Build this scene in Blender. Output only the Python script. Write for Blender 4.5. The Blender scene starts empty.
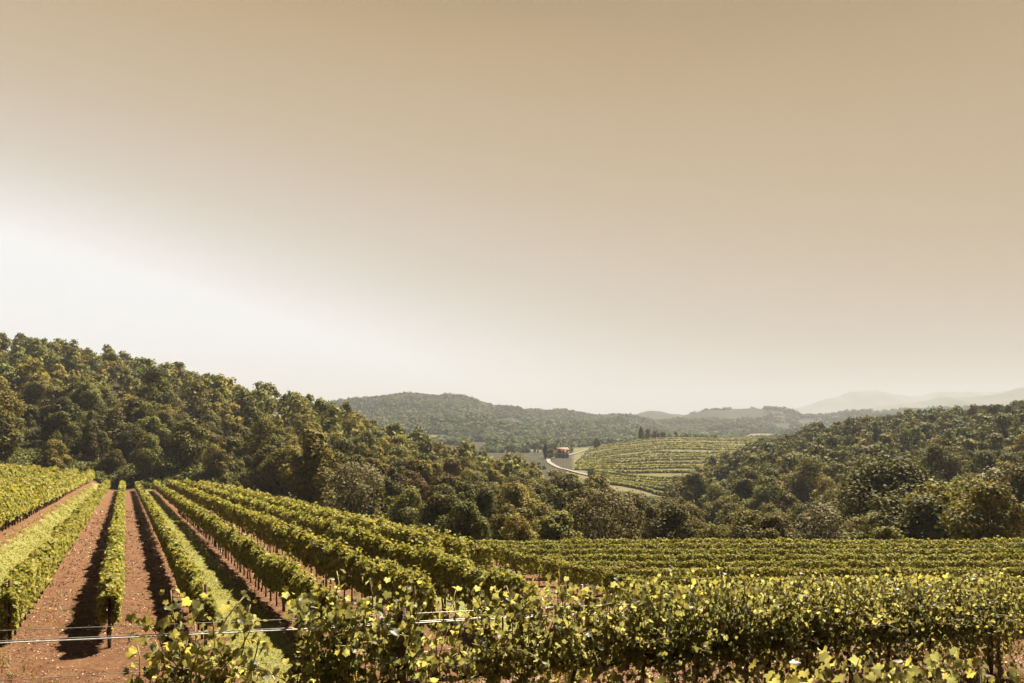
import bpy, math
import numpy as np
from mathutils import Vector

S = bpy.context.scene
COL = S.collection
RNG = np.random.default_rng(7)

# ------------------------------------------------------------------ camera
cam = bpy.data.cameras.new("camera")
cam.lens = 27.0
cam.sensor_width = 36.0
cam.shift_y = 75.0 / 1024.0
cam.clip_start = 0.1
cam.clip_end = 40000.0
cam_o = bpy.data.objects.new("camera", cam)
cam_o.location = (0, 0, 0)
cam_o.rotation_euler = (math.radians(90), 0, 0)
COL.objects.link(cam_o)
S.camera = cam_o

# ------------------------------------------------------------------ sky and sun
EXPO = 2.35
SUN_AZ, SUN_EL = math.radians(30), math.radians(52)      # azimuth measured from +Y towards +X
world = bpy.data.worlds.new("World")
S.world = world
world.use_nodes = True
wn, wl = world.node_tree.nodes, world.node_tree.links
wn.clear()
w_out = wn.new("ShaderNodeOutputWorld")
w_bg = wn.new("ShaderNodeBackground")
w_tc = wn.new("ShaderNodeTexCoord")
w_sep = wn.new("ShaderNodeSeparateXYZ")
w_mul = wn.new("ShaderNodeMath"); w_mul.operation = 'MULTIPLY_ADD'
w_ramp = wn.new("ShaderNodeValToRGB")
w_map = wn.new("ShaderNodeMapRange")
w_sky = wn.new("ShaderNodeTexSky")
w_sky.sky_type = 'NISHITA'; w_sky.sun_disc = False
w_sky.sun_elevation = SUN_EL; w_sky.sun_rotation = SUN_AZ
w_sc = wn.new("ShaderNodeVectorMath"); w_sc.operation = 'SCALE'; w_sc.inputs['Scale'].default_value = 0.10
w_mix = wn.new("ShaderNodeMix"); w_mix.data_type = 'RGBA'; w_mix.inputs['Factor'].default_value = 0.04
wl.new(w_tc.outputs['Generated'], w_sep.inputs[0])
w_k = wn.new("ShaderNodeMath"); w_k.operation = 'MULTIPLY_ADD'; w_k.use_clamp = True
wl.new(w_sep.outputs['Z'], w_k.inputs[0]); w_k.inputs[1].default_value = -0.95; w_k.inputs[2].default_value = 0.50
wl.new(w_sep.outputs['X'], w_mul.inputs[0]); wl.new(w_k.outputs[0], w_mul.inputs[1])
wl.new(w_sep.outputs['Z'], w_mul.inputs[2])
# very faint veils of high cloud
w_no = wn.new("ShaderNodeTexNoise"); w_no.inputs['Scale'].default_value = 1.3; w_no.inputs['Detail'].default_value = 3
w_st = wn.new("ShaderNodeMapping"); w_st.inputs['Scale'].default_value = (1.0, 1.0, 3.5); w_st.inputs['Rotation'].default_value = (0, .35, 0)
wl.new(w_tc.outputs['Generated'], w_st.inputs[0]); wl.new(w_st.outputs[0], w_no.inputs['Vector'])
w_ad = wn.new("ShaderNodeMath"); w_ad.operation = 'MULTIPLY_ADD'; w_ad.inputs[1].default_value = 0.07
wl.new(w_no.outputs['Fac'], w_ad.inputs[0]); wl.new(w_mul.outputs[0], w_ad.inputs[2])
wl.new(w_ad.outputs[0], w_map.inputs['Value'])
w_map.inputs['From Min'].default_value = -0.165; w_map.inputs['From Max'].default_value = 1.035
wl.new(w_map.outputs[0], w_ramp.inputs[0])
def lin(r, g, b):
    f = lambda c: (c/255/12.92) if c/255 <= .04045 else ((c/255+.055)/1.055)**2.4
    return (f(r), f(g), f(b), 1)
cr = w_ramp.color_ramp
cr.interpolation = 'B_SPLINE'
stops = [(0.0, (1.6, 1.6, 1.6, 1)), (0.12, (1.30, 1.29, 1.28, 1)), (0.20, lin(248,244,240)), (0.28, lin(219,207,190)),
         (0.37, lin(203,183,153)), (0.46, lin(197,171,132)), (0.56, lin(186,154,100)), (0.72, lin(84,70,54)), (1.0, lin(42,40,38))]
cr.elements[0].position, cr.elements[0].color = stops[0]
cr.elements[1].position, cr.elements[1].color = stops[-1]
for p, c in stops[1:-1]:
    e = cr.elements.new(p); e.color = c
wl.new(w_sky.outputs[0], w_sc.inputs[0])
wl.new(w_ramp.outputs[0], w_mix.inputs['A'])
wl.new(w_sc.outputs[0], w_mix.inputs['B'])
wl.new(w_mix.outputs['Result'], w_bg.inputs['Color'])
# the sky away from the sun (behind the viewer) is darker
w_back = wn.new("ShaderNodeMapRange"); w_back.interpolation_type = 'SMOOTHSTEP'
w_back.inputs['From Min'].default_value = -0.3; w_back.inputs['From Max'].default_value = 0.6
w_back.inputs['To Min'].default_value = 0.16*0.5**EXPO; w_back.inputs['To Max'].default_value = 0.5**EXPO
wl.new(w_sep.outputs['Y'], w_back.inputs['Value']); wl.new(w_back.outputs[0], w_bg.inputs['Strength'])
wl.new(w_bg.outputs[0], w_out.inputs['Surface'])

sun = bpy.data.lights.new("sun", 'SUN')
sun.energy = 5.0
sun.angle = math.radians(0.53)
sun.color = (1.0, 0.90, 0.70)
sun_o = bpy.data.objects.new("sun", sun)
sdir = Vector((math.sin(SUN_AZ)*math.cos(SUN_EL), math.cos(SUN_AZ)*math.cos(SUN_EL), math.sin(SUN_EL)))
sun_o.rotation_euler = sdir.to_track_quat('Z', 'Y').to_euler()
sun_o.location = (60, 60, 120)
COL.objects.link(sun_o)

S.view_settings.view_transform = 'Standard'
S.view_settings.look = 'None'
S.view_settings.exposure = EXPO
S.view_settings.gamma = 1.0
S.render.engine = 'CYCLES'
S.cycles.use_denoising = True
S.cycles.denoiser = 'OPENIMAGEDENOISE'
S.cycles.use_adaptive_sampling = True
S.cycles.adaptive_threshold = 0.015
S.cycles.max_bounces = 6
S.cycles.diffuse_bounces = 2
S.cycles.glossy_bounces = 1
S.cycles.transmission_bounces = 3
S.cycles.volume_bounces = 1
S.cycles.sample_clamp_indirect = 4.0

# ------------------------------------------------------------------ small maths
def ss(a, b, x):
    t = np.clip((x-a)/(b-a), 0, 1)
    return t*t*(3-2*t)
def _hash(i, j, seed):
    h = (i.astype(np.int64)*374761393 + j.astype(np.int64)*668265263 + seed*2147483647) & 0xFFFFFFFF
    h = ((h ^ (h >> 13))*1274126177) & 0xFFFFFFFF
    h = h ^ (h >> 16)
    return (h & 0xFFFF)/65535.0
def vnoise(x, y, seed=0):
    xi, yi = np.floor(x), np.floor(y)
    fx, fy = x-xi, y-yi
    fx, fy = fx*fx*(3-2*fx), fy*fy*(3-2*fy)
    a, b = _hash(xi, yi, seed), _hash(xi+1, yi, seed)
    c, d = _hash(xi, yi+1, seed), _hash(xi+1, yi+1, seed)
    return (a*(1-fx)+b*fx)*(1-fy) + (c*(1-fx)+d*fx)*fy - .5
def fbm(x, y, seed=0, octv=4):
    s, a = 0, 1.0
    for k in range(octv):
        s = s + a*vnoise(x*2**k, y*2**k, seed+k); a *= .5
    return s

# ------------------------------------------------------------------ ground height
K = 0.504                                    # left rows run along x = u - K*y
FX = lambda px: (px-512.0)/768.0
LV_Y = np.array([40, 50, 75, 110, 150, 200, 260, 330, 420, 520, 600, 750, 1000, 1400, 1800, 2500, 3500, 12500], float)
TB = {
 -700: [-5, -5, -4, -2, 6, 18, 32, 44, 46, 30, 5, -20, -28, -28, -28, -28, -28, -28],
 -300: [-6, -6, -6, -5, 3, 13, 24, 34, 34, 20, 0, -20, -28, -28, -28, -28, -28, -28],
    0: [-7.5, -8, -9, -10, -6, 2, 14, 28, 24, 5, -10, -25, -28, -28, -20, -28, -28, -28],
  150: [-7.5, -8, -9.5, -11, -11, -3, 8, 15, 6, -8, -20, -27, -28, -10, 10, -10, -28, -28],
  280: [-8, -8.5, -10.5, -13, -12, -8, 0, -3, -12, -22, -26, -28, -27, 0, 25, 10, -28, -28],
  350: [-8.5, -9.5, -12, -14.5, -14, -11, -6, -10, -20, -26, -28, -28, -26, 5, 29, 12, -28, -28],
  410: [-9, -10, -13, -15.5, -16.5, -15.5, -14, -20, -26, -28, -28, -28, -25, 14, 33, 20, -28, -28],
  465: [-9.5, -11, -13.5, -16.5, -18, -18.5, -19, -24, -27, -28, -28, -28, -27, 8, 29, 12, -28, -28],
  520: [-9.5, -11, -14, -17, -19.5, -21, -23, -27, -28, -28, -28, -30, -30, -5, 20, 5, -28, -28],
  575: [-10, -11.5, -14, -18, -20, -22, -25, -28, -28, -28, -28, -30, -31, -12, 11, -2, -28, -28],
  620: [-10, -11.5, -14.5, -19, -22, -25, -29, -29, -27, -24.5, -22, -28, -32, -20, 4, -6, -28, -28],
  660: [-10, -11.5, -15, -20, -25, -29, -31.5, -29.5, -26, -21.5, -18.5, -24, -34, -30, -9, -8, -28, -28],
  700: [-10, -11.5, -16, -21, -25, -27, -27, -28, -26, -20.5, -18, -24, -34, -30, -12, -4, -28, -28],
  760: [-10, -11.5, -16, -22, -24, -23.5, -22, -20, -21, -22, -17, -25, -35, -32, -10, 0, -28, -28],
  850: [-10, -11.5, -17, -22, -22, -20, -17, -14, -9.5, -20, -28, -34, -35, -32, -20, 6, -20, -28],
  900: [-10, -11.5, -17, -22, -21.5, -19, -15.5, -12, -6, -14, -24, -32, -35, -32, -20, 9, -20, -28],
  940: [-10, -11.5, -17, -22, -21, -18, -14, -9.5, -4, -7, -16, -30, -35, -32, -20, 2, -20, -28],
 1024: [-10, -11.5, -17, -22, -19, -15, -10, -5, -1, 2, -6, -25, -35, -32, -20, 0, -20, -28],
 1400: [-10, -11, -16, -20, -14, -6, 3, 10, 15, 20, 5, -20, -35, -30, -28, -28, -28, -28],
 1800: [-10, -11, -16, -20, -12, -4, 6, 14, 22, 28, 15, -15, -35, -30, -28, -28, -28, -28],
}
_ks = sorted(TB)
TB_S = np.array([FX(k) for k in _ks])
TB_Z = np.array([TB[k] for k in _ks], float)
def far_z(x, y):
    yy = np.maximum(y, 40.0)
    s = np.clip(x/yy, TB_S[0], TB_S[-1])
    ly = np.log(np.clip(yy, LV_Y[0], LV_Y[-1])); L = np.log(LV_Y)
    j = np.clip(np.searchsorted(L, ly, side='right')-1, 0, len(L)-2)
    i = np.clip(np.searchsorted(TB_S, s, side='right')-1, 0, len(TB_S)-2)
    tj = (ly-L[j])/(L[j+1]-L[j]); ti = (s-TB_S[i])/(TB_S[i+1]-TB_S[i])
    ti = ti*ti*(3-2*ti)*.5+ti*.5
    z = (TB_Z[i, j]*(1-ti)+TB_Z[i+1, j]*ti)*(1-tj) + (TB_Z[i, j+1]*(1-ti)+TB_Z[i+1, j+1]*ti)*tj
    n = fbm(x/60, y/60, 11, 4)*np.clip((yy-60)/200, 0, 1)*2.6
    n = n + fbm(x/240, y/300, 21, 4)*np.clip((yy-700)/900, 0, 1)*np.where(yy < 3300, 52, 5)
    n = n-np.clip((yy-1100)/500, 0, 1)*np.where(yy < 2300, 19, 0)
    return z + n
def field_edge(x, y):
    s = x/np.maximum(y, 1.0)
    e = np.where(s > -K+.02, 20.0/np.maximum(s+K, .02), 1e3)
    cap = np.interp(s, [FX(-300), FX(0), FX(80), FX(130)], [100, 112, 128, 131])
    return np.maximum(np.minimum(e, cap), 52.5)
def fg_r(x, y):
    return (y-8.4-.55*x)/1.141
def wire_z(x):
    return -2.2-.095*np.clip(x, -14, 16)
def near_z(x, y):
    u = x+K*y
    z = -4.75-.06*y
    z = z + np.interp(u, [-30, -18, -13, -10.6, -8.1, -5.7, -5.1, -3.2, -2.6, -1], [4.2, 2.9, 2.45, 2.15, 1.95, 1.7, 1.55, .12, .05, 0])
    z = z - 2.0*ss(11, 24, u)
    r = fg_r(x, y)
    g = wire_z(x)-1.45+.2*np.clip(-r, 0, 9)
    wb = 1-ss(.5, 8.5, r)
    return z*(1-wb)+g*wb + fbm(x/7, y/7, 3, 3)*.12
def gz(x, y):
    x = np.asarray(x, float); y = np.asarray(y, float)
    E = field_edge(x, y)
    w = ss(0, 12, y-E)
    return near_z(x, y)*(1-w) + far_z(x, y)*w
def gz1(x, y):
    return float(gz(np.array([x]), np.array([y]))[0])

# ------------------------------------------------------------------ mesh helpers
def mesh_np(name, verts, faces, mat=None, tint=None, smooth=False):
    verts = np.ascontiguousarray(verts, np.float32); faces = np.ascontiguousarray(faces, np.int32)
    me = bpy.data.meshes.new(name)
    m, k = faces.shape
    me.vertices.add(len(verts)); me.vertices.foreach_set('co', verts.ravel())
    me.loops.add(m*k); me.loops.foreach_set('vertex_index', faces.ravel())
    me.polygons.add(m); me.polygons.foreach_set('loop_start', np.arange(m, dtype=np.int32)*k)
    me.polygons.foreach_set('loop_total', np.full(m, k, np.int32))
    if smooth:
        me.polygons.foreach_set('use_smooth', np.ones(m, bool))
    if tint is not None:
        a = me.attributes.new('tint', 'FLOAT_COLOR', 'POINT')
        c = np.ones((len(verts), 4), np.float32); c[:, :3] = tint
        a.data.foreach_set('color', c.ravel())
    me.update(calc_edges=True)
    if mat: me.materials.append(mat)
    return me
def link(name, data, parent=None, loc=None):
    o = bpy.data.objects.new(name, data)
    COL.objects.link(o)
    if parent is not None: o.parent = parent
    if loc is not None: o.location = loc
    return o
def tag(o, label=None, cat=None, group=None, kind=None):
    if label: o['label'] = label
    if cat: o['category'] = cat
    if group: o['group'] = group
    if kind: o['kind'] = kind
    return o
def empty(name, loc, label, cat, group=None):
    o = link(name, None, None, loc)
    o.empty_display_size = .2
    return tag(o, label, cat, group)

class MB:
    """collects quads"""
    def __init__(s): s.v, s.f = [], []
    def box(s, c, d, rz=0.0, lean=(0, 0)):
        cx, cy, cz = c; b = len(s.v); ca, sa = math.cos(rz), math.sin(rz)
        for k in (-1, 1):
            for (i, j) in ((-1, -1), (1, -1), (1, 1), (-1, 1)):
                px, py = i*d[0]/2, j*d[1]/2
                t = (k+1)/2
                s.v.append((cx+px*ca-py*sa+lean[0]*t, cy+px*sa+py*ca+lean[1]*t, cz+k*d[2]/2))
        s.f += [(b, b+3, b+2, b+1), (b+4, b+5, b+6, b+7)]+[(b+i, b+(i+1) % 4, b+4+(i+1) % 4, b+4+i) for i in range(4)]
    def tube(s, pts, rad, n=6):
        pts = [np.array(p, float) for p in pts]
        if not hasattr(rad, '__len__'): rad = [rad]*len(pts)
        b = len(s.v)
        for i, p in enumerate(pts):
            a = pts[max(i-1, 0)]; c = pts[min(i+1, len(pts)-1)]
            t = c-a; t = t/(np.linalg.norm(t)+1e-9)
            ref = np.array([1.0, 0, 0]) if abs(t[0]) < .8 else np.array([0, 1.0, 0])
            x = np.cross(t, ref); x /= np.linalg.norm(x); y = np.cross(t, x)
            for k in range(n):
                q = p+rad[i]*(x*math.cos(2*math.pi*k/n)+y*math.sin(2*math.pi*k/n))
                s.v.append(tuple(q))
        for i in range(len(pts)-1):
            for k in range(n):
                s.f.append((b+i*n+k, b+i*n+(k+1) % n, b+(i+1)*n+(k+1) % n, b+(i+1)*n+k))
        c = len(s.v)
        s.v.append(tuple(pts[0])); s.v.append(tuple(pts[-1]))
        e = b+(len(pts)-1)*n
        for k in range(0, n, 2):
            s.f.append((c, b+(k+2) % n, b+(k+1) % n, b+k))
            s.f.append((c+1, e+k, e+(k+1) % n, e+(k+2) % n))
    def mesh(s, name, mat, smooth=True):
        return mesh_np(name, np.array(s.v), np.array(s.f), mat, smooth=smooth)

def frames(n, rng, hang=None):
    """tangent frames for leaf normals; hang pulls the leaf tip downwards"""
    n = n/(np.linalg.norm(n, axis=1, keepdims=True)+1e-9)
    t = rng.normal(size=n.shape)
    if hang is not None: t[:, 2] -= hang
    t = t-n*np.sum(t*n, 1, keepdims=True)
    t /= (np.linalg.norm(t, axis=1, keepdims=True)+1e-9)
    return n, t, np.cross(n, t)
def leaf_batch(pos, nrm, size, tv, tf, rng, hang=None):
    n, t, b = frames(nrm, rng, hang)
    sz = size[:, None, None]
    V = pos[:, None, :] + sz*(tv[None, :, 0, None]*b[:, None, :] + tv[None, :, 1, None]*t[:, None, :] + tv[None, :, 2, None]*n[:, None, :])
    k = len(tv)
    F = tf[None, :, :] + (np.arange(len(pos))*k)[:, None, None]
    return V.reshape(-1, 3), F.reshape(-1, tf.shape[1])

# folded diamond, blunt mid leaf, and five-lobed vine leaf (x across, y along the midrib, z up)
T_DIA_V = np.array([(0, -.5, 0), (.48, .02, .16), (0, .5, -.03), (-.48, .02, .16)], float)
T_DIA_F = np.array([(0, 1, 2), (0, 2, 3)])
T_QUAD_F = np.array([(0, 1, 2, 3)])
T_MID_V = np.array([(0, -.35, 0), (.42, -.42, .10), (.52, .12, .14), (.2, .38, .02), (0, .58, -.08), (-.2, .38, .02), (-.52, .12, .14), (-.42, -.42, .10)], float)
T_MID_F = np.array([(0, 1, 2), (0, 2, 3), (0, 3, 4), (0, 4, 5), (0, 5, 6), (0, 6, 7)])
_lo = [(0, -.30), (.14, -.46), (.36, -.44), (.50, -.22), (.40, -.10), (.58, .08), (.52, .30), (.33, .26), (.26, .42), (.10, .50), (0, .66)]
_pts = [(x, y) for x, y in _lo]+[(-x, y) for x, y in _lo[-2:0:-1]]
T_VINE_V = np.array([(0, -.22, 0)]+[(x, y, .22*abs(x)+.10*math.sin(9*x+5*y)*abs(x)-.22*max(y, 0)**2-.10*max(-y, 0)) for x, y in _pts], float)
T_VINE_F = np.array([(0, 1+i, 1+(i+1) % len(_pts)) for i in range(len(_pts))])

# ------------------------------------------------------------------ materials
def new_mat(name):
    m = bpy.data.materials.new(name); m.use_nodes = True
    nt = m.node_tree; nt.nodes.clear()
    out = nt.nodes.new('ShaderNodeOutputMaterial')
    return m, nt, out
def leaf_mat(name, col, trans_col, trans=.4, rough=.5, spec=.3, rnd=.25):
    col = tuple(c*.58 for c in col); trans_col = tuple(c*.54 for c in trans_col)
    m, nt, out = new_mat(name)
    N, L = nt.nodes, nt.links
    att = N.new('ShaderNodeAttribute'); att.attribute_name = 'tint'
    oi = N.new('ShaderNodeObjectInfo')
    mr = N.new('ShaderNodeMapRange'); mr.inputs['To Min'].default_value = 1-rnd; mr.inputs['To Max'].default_value = 1+rnd
    L.new(oi.outputs['Random'], mr.inputs['Value'])
    fr = N.new('ShaderNodeMath'); fr.operation = 'MULTIPLY'; fr.inputs[1].default_value = 13.7; L.new(oi.outputs['Random'], fr.inputs[0])
    fr2 = N.new('ShaderNodeMath'); fr2.operation = 'FRACT'; L.new(fr.outputs[0], fr2.inputs[0])
    hu = N.new('ShaderNodeMix'); hu.data_type = 'RGBA'; L.new(fr2.outputs[0], hu.inputs['Factor'])
    hu.inputs['A'].default_value = (1+rnd*.45, 1, 1-rnd*.4, 1); hu.inputs['B'].default_value = (1-rnd*.28, 1-rnd*.08, 1-rnd*.05, 1)
    def mult(c):
        a = N.new('ShaderNodeMix'); a.data_type = 'RGBA'; a.blend_type = 'MULTIPLY'; a.inputs['Factor'].default_value = 1
        a.inputs['A'].default_value = (*c, 1); L.new(att.outputs['Color'], a.inputs['B'])
        b = N.new('ShaderNodeVectorMath'); b.operation = 'SCALE'
        h = N.new('ShaderNodeMix'); h.data_type = 'RGBA'; h.blend_type = 'MULTIPLY'; h.inputs['Factor'].default_value = 1
        L.new(a.outputs['Result'], h.inputs['A']); L.new(hu.outputs['Result'], h.inputs['B'])
        L.new(h.outputs['Result'], b.inputs[0]); L.new(mr.outputs[0], b.inputs['Scale'])
        return b.outputs[0]
    p = N.new('ShaderNodeBsdfPrincipled')
    L.new(mult(col), p.inputs['Base Color'])
    p.inputs['Roughness'].default_value = rough
    p.inputs['Specular IOR Level'].default_value = spec
    t = N.new('ShaderNodeBsdfTranslucent'); L.new(mult(trans_col), t.inputs['Color'])
    mx = N.new('ShaderNodeMixShader'); mx.inputs[0].default_value = trans
    L.new(p.outputs[0], mx.inputs[1]); L.new(t.outputs[0], mx.inputs[2])
    L.new(mx.outputs[0], out.inputs['Surface'])
    return m
def noise_mat(name, c1, c2, scale, rough=.85, bump=.0, c3=None, scale3=3., detail=6, metallic=0.):
    m, nt, out = new_mat(name)
    c1 = tuple(c*.72 for c in c1); c2 = tuple(c*.72 for c in c2)
    N, L = nt.nodes, nt.links
    tc = N.new('ShaderNodeTexCoord')
    no = N.new('ShaderNodeTexNoise'); no.inputs['Scale'].default_value = scale; no.inputs['Detail'].default_value = detail
    L.new(tc.outputs['Object'], no.inputs['Vector'])
    r = N.new('ShaderNodeMapRange'); r.inputs['From Min'].default_value = .35; r.inputs['From Max'].default_value = .65
    L.new(no.outputs['Fac'], r.inputs['Value'])
    mx = N.new('ShaderNodeMix'); mx.data_type = 'RGBA'
    mx.inputs['A'].default_value = (*c1, 1); mx.inputs['B'].default_value = (*c2, 1)
    L.new(r.outputs[0], mx.inputs['Factor'])
    p = N.new('ShaderNodeBsdfPrincipled'); p.inputs['Roughness'].default_value = rough
    p.inputs['Specular IOR Level'].default_value = .2; p.inputs['Metallic'].default_value = metallic
    L.new(mx.outputs['Result'], p.inputs['Base Color'])
    if bump:
        b = N.new('ShaderNodeBump'); b.inputs['Strength'].default_value = bump; b.inputs['Distance'].default_value = .05
        L.new(no.outputs['Fac'], b.inputs['Height']); L.new(b.outputs[0], p.inputs['Normal'])
    L.new(p.outputs[0], out.inputs['Surface'])
    return m

M_vine = leaf_mat('vine_leaf', (.275, .262, .068), (.60, .58, .085), .27, .66, .10, .08)
M_fgvine = leaf_mat('near_vine_leaf', (.085, .092, .022), (.62, .58, .17), .44, .48, .26, .05)
M_tree = leaf_mat('tree_leaf', (.160, .156, .044), (.22, .20, .035), .25, .75, .10, .42)
M_pale = leaf_mat('silvery_leaf', (.185, .165, .070), (.24, .20, .08), .25, .7, .15, .1)
M_oak = leaf_mat('oak_leaf', (.110, .106, .034), (.15, .15, .03), .2, .75, .08, .1)
M_rust = leaf_mat('rusty_leaf', (.135, .095, .025), (.20, .13, .03), .25, .75, .08, .1)
M_far = leaf_mat('far_leaf', (.105, .130, .060), (.14, .17, .06), .2, .85, .05, .1)
M_grassb = leaf_mat('grass_blade', (.29, .30, .07), (.50, .50, .09), .4, .5, .3, .05)
M_weed = leaf_mat('weed_leaf', (.20, .17, .04), (.40, .30, .05), .4, .5, .3, .05)
M_litter = leaf_mat('soil_litter', (.30, .19, .115), (.3, .15, .1), .05, .7, .3, .05)
M_bark = noise_mat('bark', (.040, .026, .018), (.09, .06, .04), 8, .9, .5)
M_post = noise_mat('post_wood', (.075, .035, .022), (.13, .065, .04), 12, .8, .4)
M_postdark = noise_mat('old_post_wood', (.05, .026, .016), (.10, .05, .03), 14, .8, .5)
M_wire = noise_mat('wire', (.36, .36, .37), (.55, .55, .56), 30, .5, metallic=.2)
M_thin = noise_mat('thin_wire', (.22, .20, .18), (.35, .33, .3), 30, .4, metallic=.6)
M_whitepost = noise_mat('galvanised_post', (.45, .45, .46), (.60, .60, .60), 20, .5, metallic=.3)

# ground material: blends painted by vertex weights (soil / grass / dry) plus noise
def ground_mat():
    m, nt, out = new_mat('ground')
    N, L = nt.nodes, nt.links
    att = N.new('ShaderNodeAttribute'); att.attribute_name = 'cover'      # r grass, g woodland floor, b meadow
    sep = N.new('ShaderNodeSeparateColor'); L.new(att.outputs['Color'], sep.inputs[0])
    tc = N.new('ShaderNodeTexCoord')
    def noise(scale, detail=6, rough=.6):
        n = N.new('ShaderNodeTexNoise'); n.inputs['Scale'].default_value = scale; n.inputs['Detail'].default_value = detail
        n.inputs['Roughness'].default_value = rough
        L.new(tc.outputs['Object'], n.inputs['Vector']); return n.outputs['Fac']
    def rng(v, a, b, c=0., d=1.):
        r = N.new('ShaderNodeMapRange'); r.inputs['From Min'].default_value = a; r.inputs['From Max'].default_value = b
        r.inputs['To Min'].default_value = c; r.inputs['To Max'].default_value = d
        L.new(v, r.inputs['Value']); return r.outputs[0]
    def mix(f, a, b):
        x = N.new('ShaderNodeMix'); x.data_type = 'RGBA'
        L.new(f, x.inputs['Factor'])
        for s, v in (('A', a), ('B', b)):
            if isinstance(v, tuple): x.inputs[s].default_value = (*v, 1)
            else: L.new(v, x.inputs[s])
        return x.outputs['Result']
    def add_f(w, n, amp):
        a = N.new('ShaderNodeMath'); a.operation = 'MULTIPLY_ADD'; L.new(n, a.inputs[0]); a.inputs[1].default_value = amp
        L.new(w, a.inputs[2]); return a.outputs[0]
    n_big, n_mid, n_fine, n_peb = noise(.35), noise(2.2), noise(9, 8, .75), noise(26, 3, .6)
    soil = mix(rng(n_mid, .38, .62), (0.0720, 0.0300, 0.0140), (0.1120, 0.0560, 0.0285))
    soil = mix(rng(n_fine, .50, .72), soil, (0.1645, 0.0945, 0.0525))
    soil = mix(rng(n_fine, .44, .30), soil, (0.0440, 0.0155, 0.0083))
    soil = mix(rng(n_peb, .66, .72), soil, (0.2072, 0.1606, 0.1243))
    grass = mix(rng(n_mid, .36, .64), (0.118, 0.122, 0.034), (0.155, 0.140, 0.043))
    grass = mix(rng(n_fine, .55, .72), grass, (0.1761, 0.1295, 0.0466))
    gf = add_f(add_f(sep.outputs[0], n_fine, 1.0), n_mid, .8)
    c = mix(rng(gf, 1.28, 1.52), soil, grass)
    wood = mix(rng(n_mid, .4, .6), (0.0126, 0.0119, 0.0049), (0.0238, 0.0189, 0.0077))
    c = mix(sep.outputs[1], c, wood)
    mead = mix(rng(n_big, .35, .65), (0.0595, 0.0560, 0.0210), (0.0910, 0.0735, 0.0364))
    c = mix(sep.outputs[2], c, mead)
    p = N.new('ShaderNodeBsdfPrincipled'); p.inputs['Roughness'].default_value = .95; p.inputs['Specular IOR Level'].default_value = .1
    L.new(c, p.inputs['Base Color'])
    b = N.new('ShaderNodeBump'); b.inputs['Strength'].default_value = .9; b.inputs['Distance'].default_value = .10
    L.new(n_fine, b.inputs['Height']); L.new(b.outputs[0], p.inputs['Normal'])
    L.new(p.outputs[0], out.inputs['Surface'])
    return m

# ------------------------------------------------------------------ ground sheet
ROW_U0, ROW_DU = -.40, 2.55                        # the row that runs straight away is number 0
def build_ground():
    ny, nx = 460, 560
    t = np.linspace(0, 1, ny)
    yv = -22 + 5*(np.exp(t*math.log(12400/5.0+1))-1)
    sv = np.linspace(-1.75, 1.75, nx)
    Sg, Y = np.meshgrid(sv, yv)
    X = Sg*(Y+30)
    X = X.ravel(); Y = Y.ravel()
    Z = gz(X, Y)
    i = np.arange(ny-1)[:, None]*nx+np.arange(nx-1)[None, :]
    F = np.stack([i, i+1, i+nx+1, i+nx], -1).reshape(-1, 4)
    me = mesh_np('ground', np.stack([X, Y, Z], 1), F, ground_mat(), smooth=True)
    u = X+K*Y
    E = field_edge(X, Y)
    a = ((u-ROW_U0)/ROW_DU)
    alley = np.floor(a)                              # alley 1 (between rows 1,2) grass, -2 grass
    fr = a-alley
    isg = ((alley == 1) | (alley == -2) | (alley == 4) | (alley == 6) | (alley == -5))
    edge = ss(.16, .30, fr)*ss(.04, .20, 1-fr)
    r = fg_r(X, Y)
    leftf = (u < 19)
    grass = np.where(leftf & isg, edge, 0)*np.where(alley == 1, Y > 9.5, Y > 17.5)
    grass = np.maximum(grass, .28*(Y < 19)*(X > -6)*(fbm(X/1.5, Y/1.5, 5, 3)+.6))
    rightf = (u > 19)
    grass = np.where(rightf, .34+.5*fbm(X/3, Y/3, 8, 3), grass)
    head = ss(14, 17, u)*ss(23, 20, u)*ss(26, 30, Y)*ss(44, 39, Y)
    grass = np.maximum(grass, head*(.55+.5*fbm(X/2, Y/2, 9, 3)))
    grass = np.where(r < -.6, .45, grass)
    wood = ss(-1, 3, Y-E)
    mead = np.zeros_like(X)
    s = X/np.maximum(Y, 1)
    px = 512+768*s
    # hillside vineyard, valley fields
    hill = (Y > 290)*(Y < 700)*(px > 574)*(px < 790)
    mead = np.where(hill, 1, mead)
    patch = (fbm(X/140, Y/220, 31, 2) > .20)*(Y > 760)*(Y < 1500)
    mead = np.where(patch, 1, mead)
    mead = np.where((Y > 620)*(Y < 670)*(px > 505)*(px < 560), 1, mead)
    mead = np.where(Y > 3300, .7, mead)
    at = me.attributes.new('cover', 'FLOAT_COLOR', 'POINT')
    c = np.ones((len(X), 4), np.float32); c[:, 0] = np.clip(grass, 0, 1); c[:, 1] = wood; c[:, 2] = mead
    at.data.foreach_set('color', c.ravel())
    o = link('ground', me); tag(o, kind='structure')
build_ground()

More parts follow.
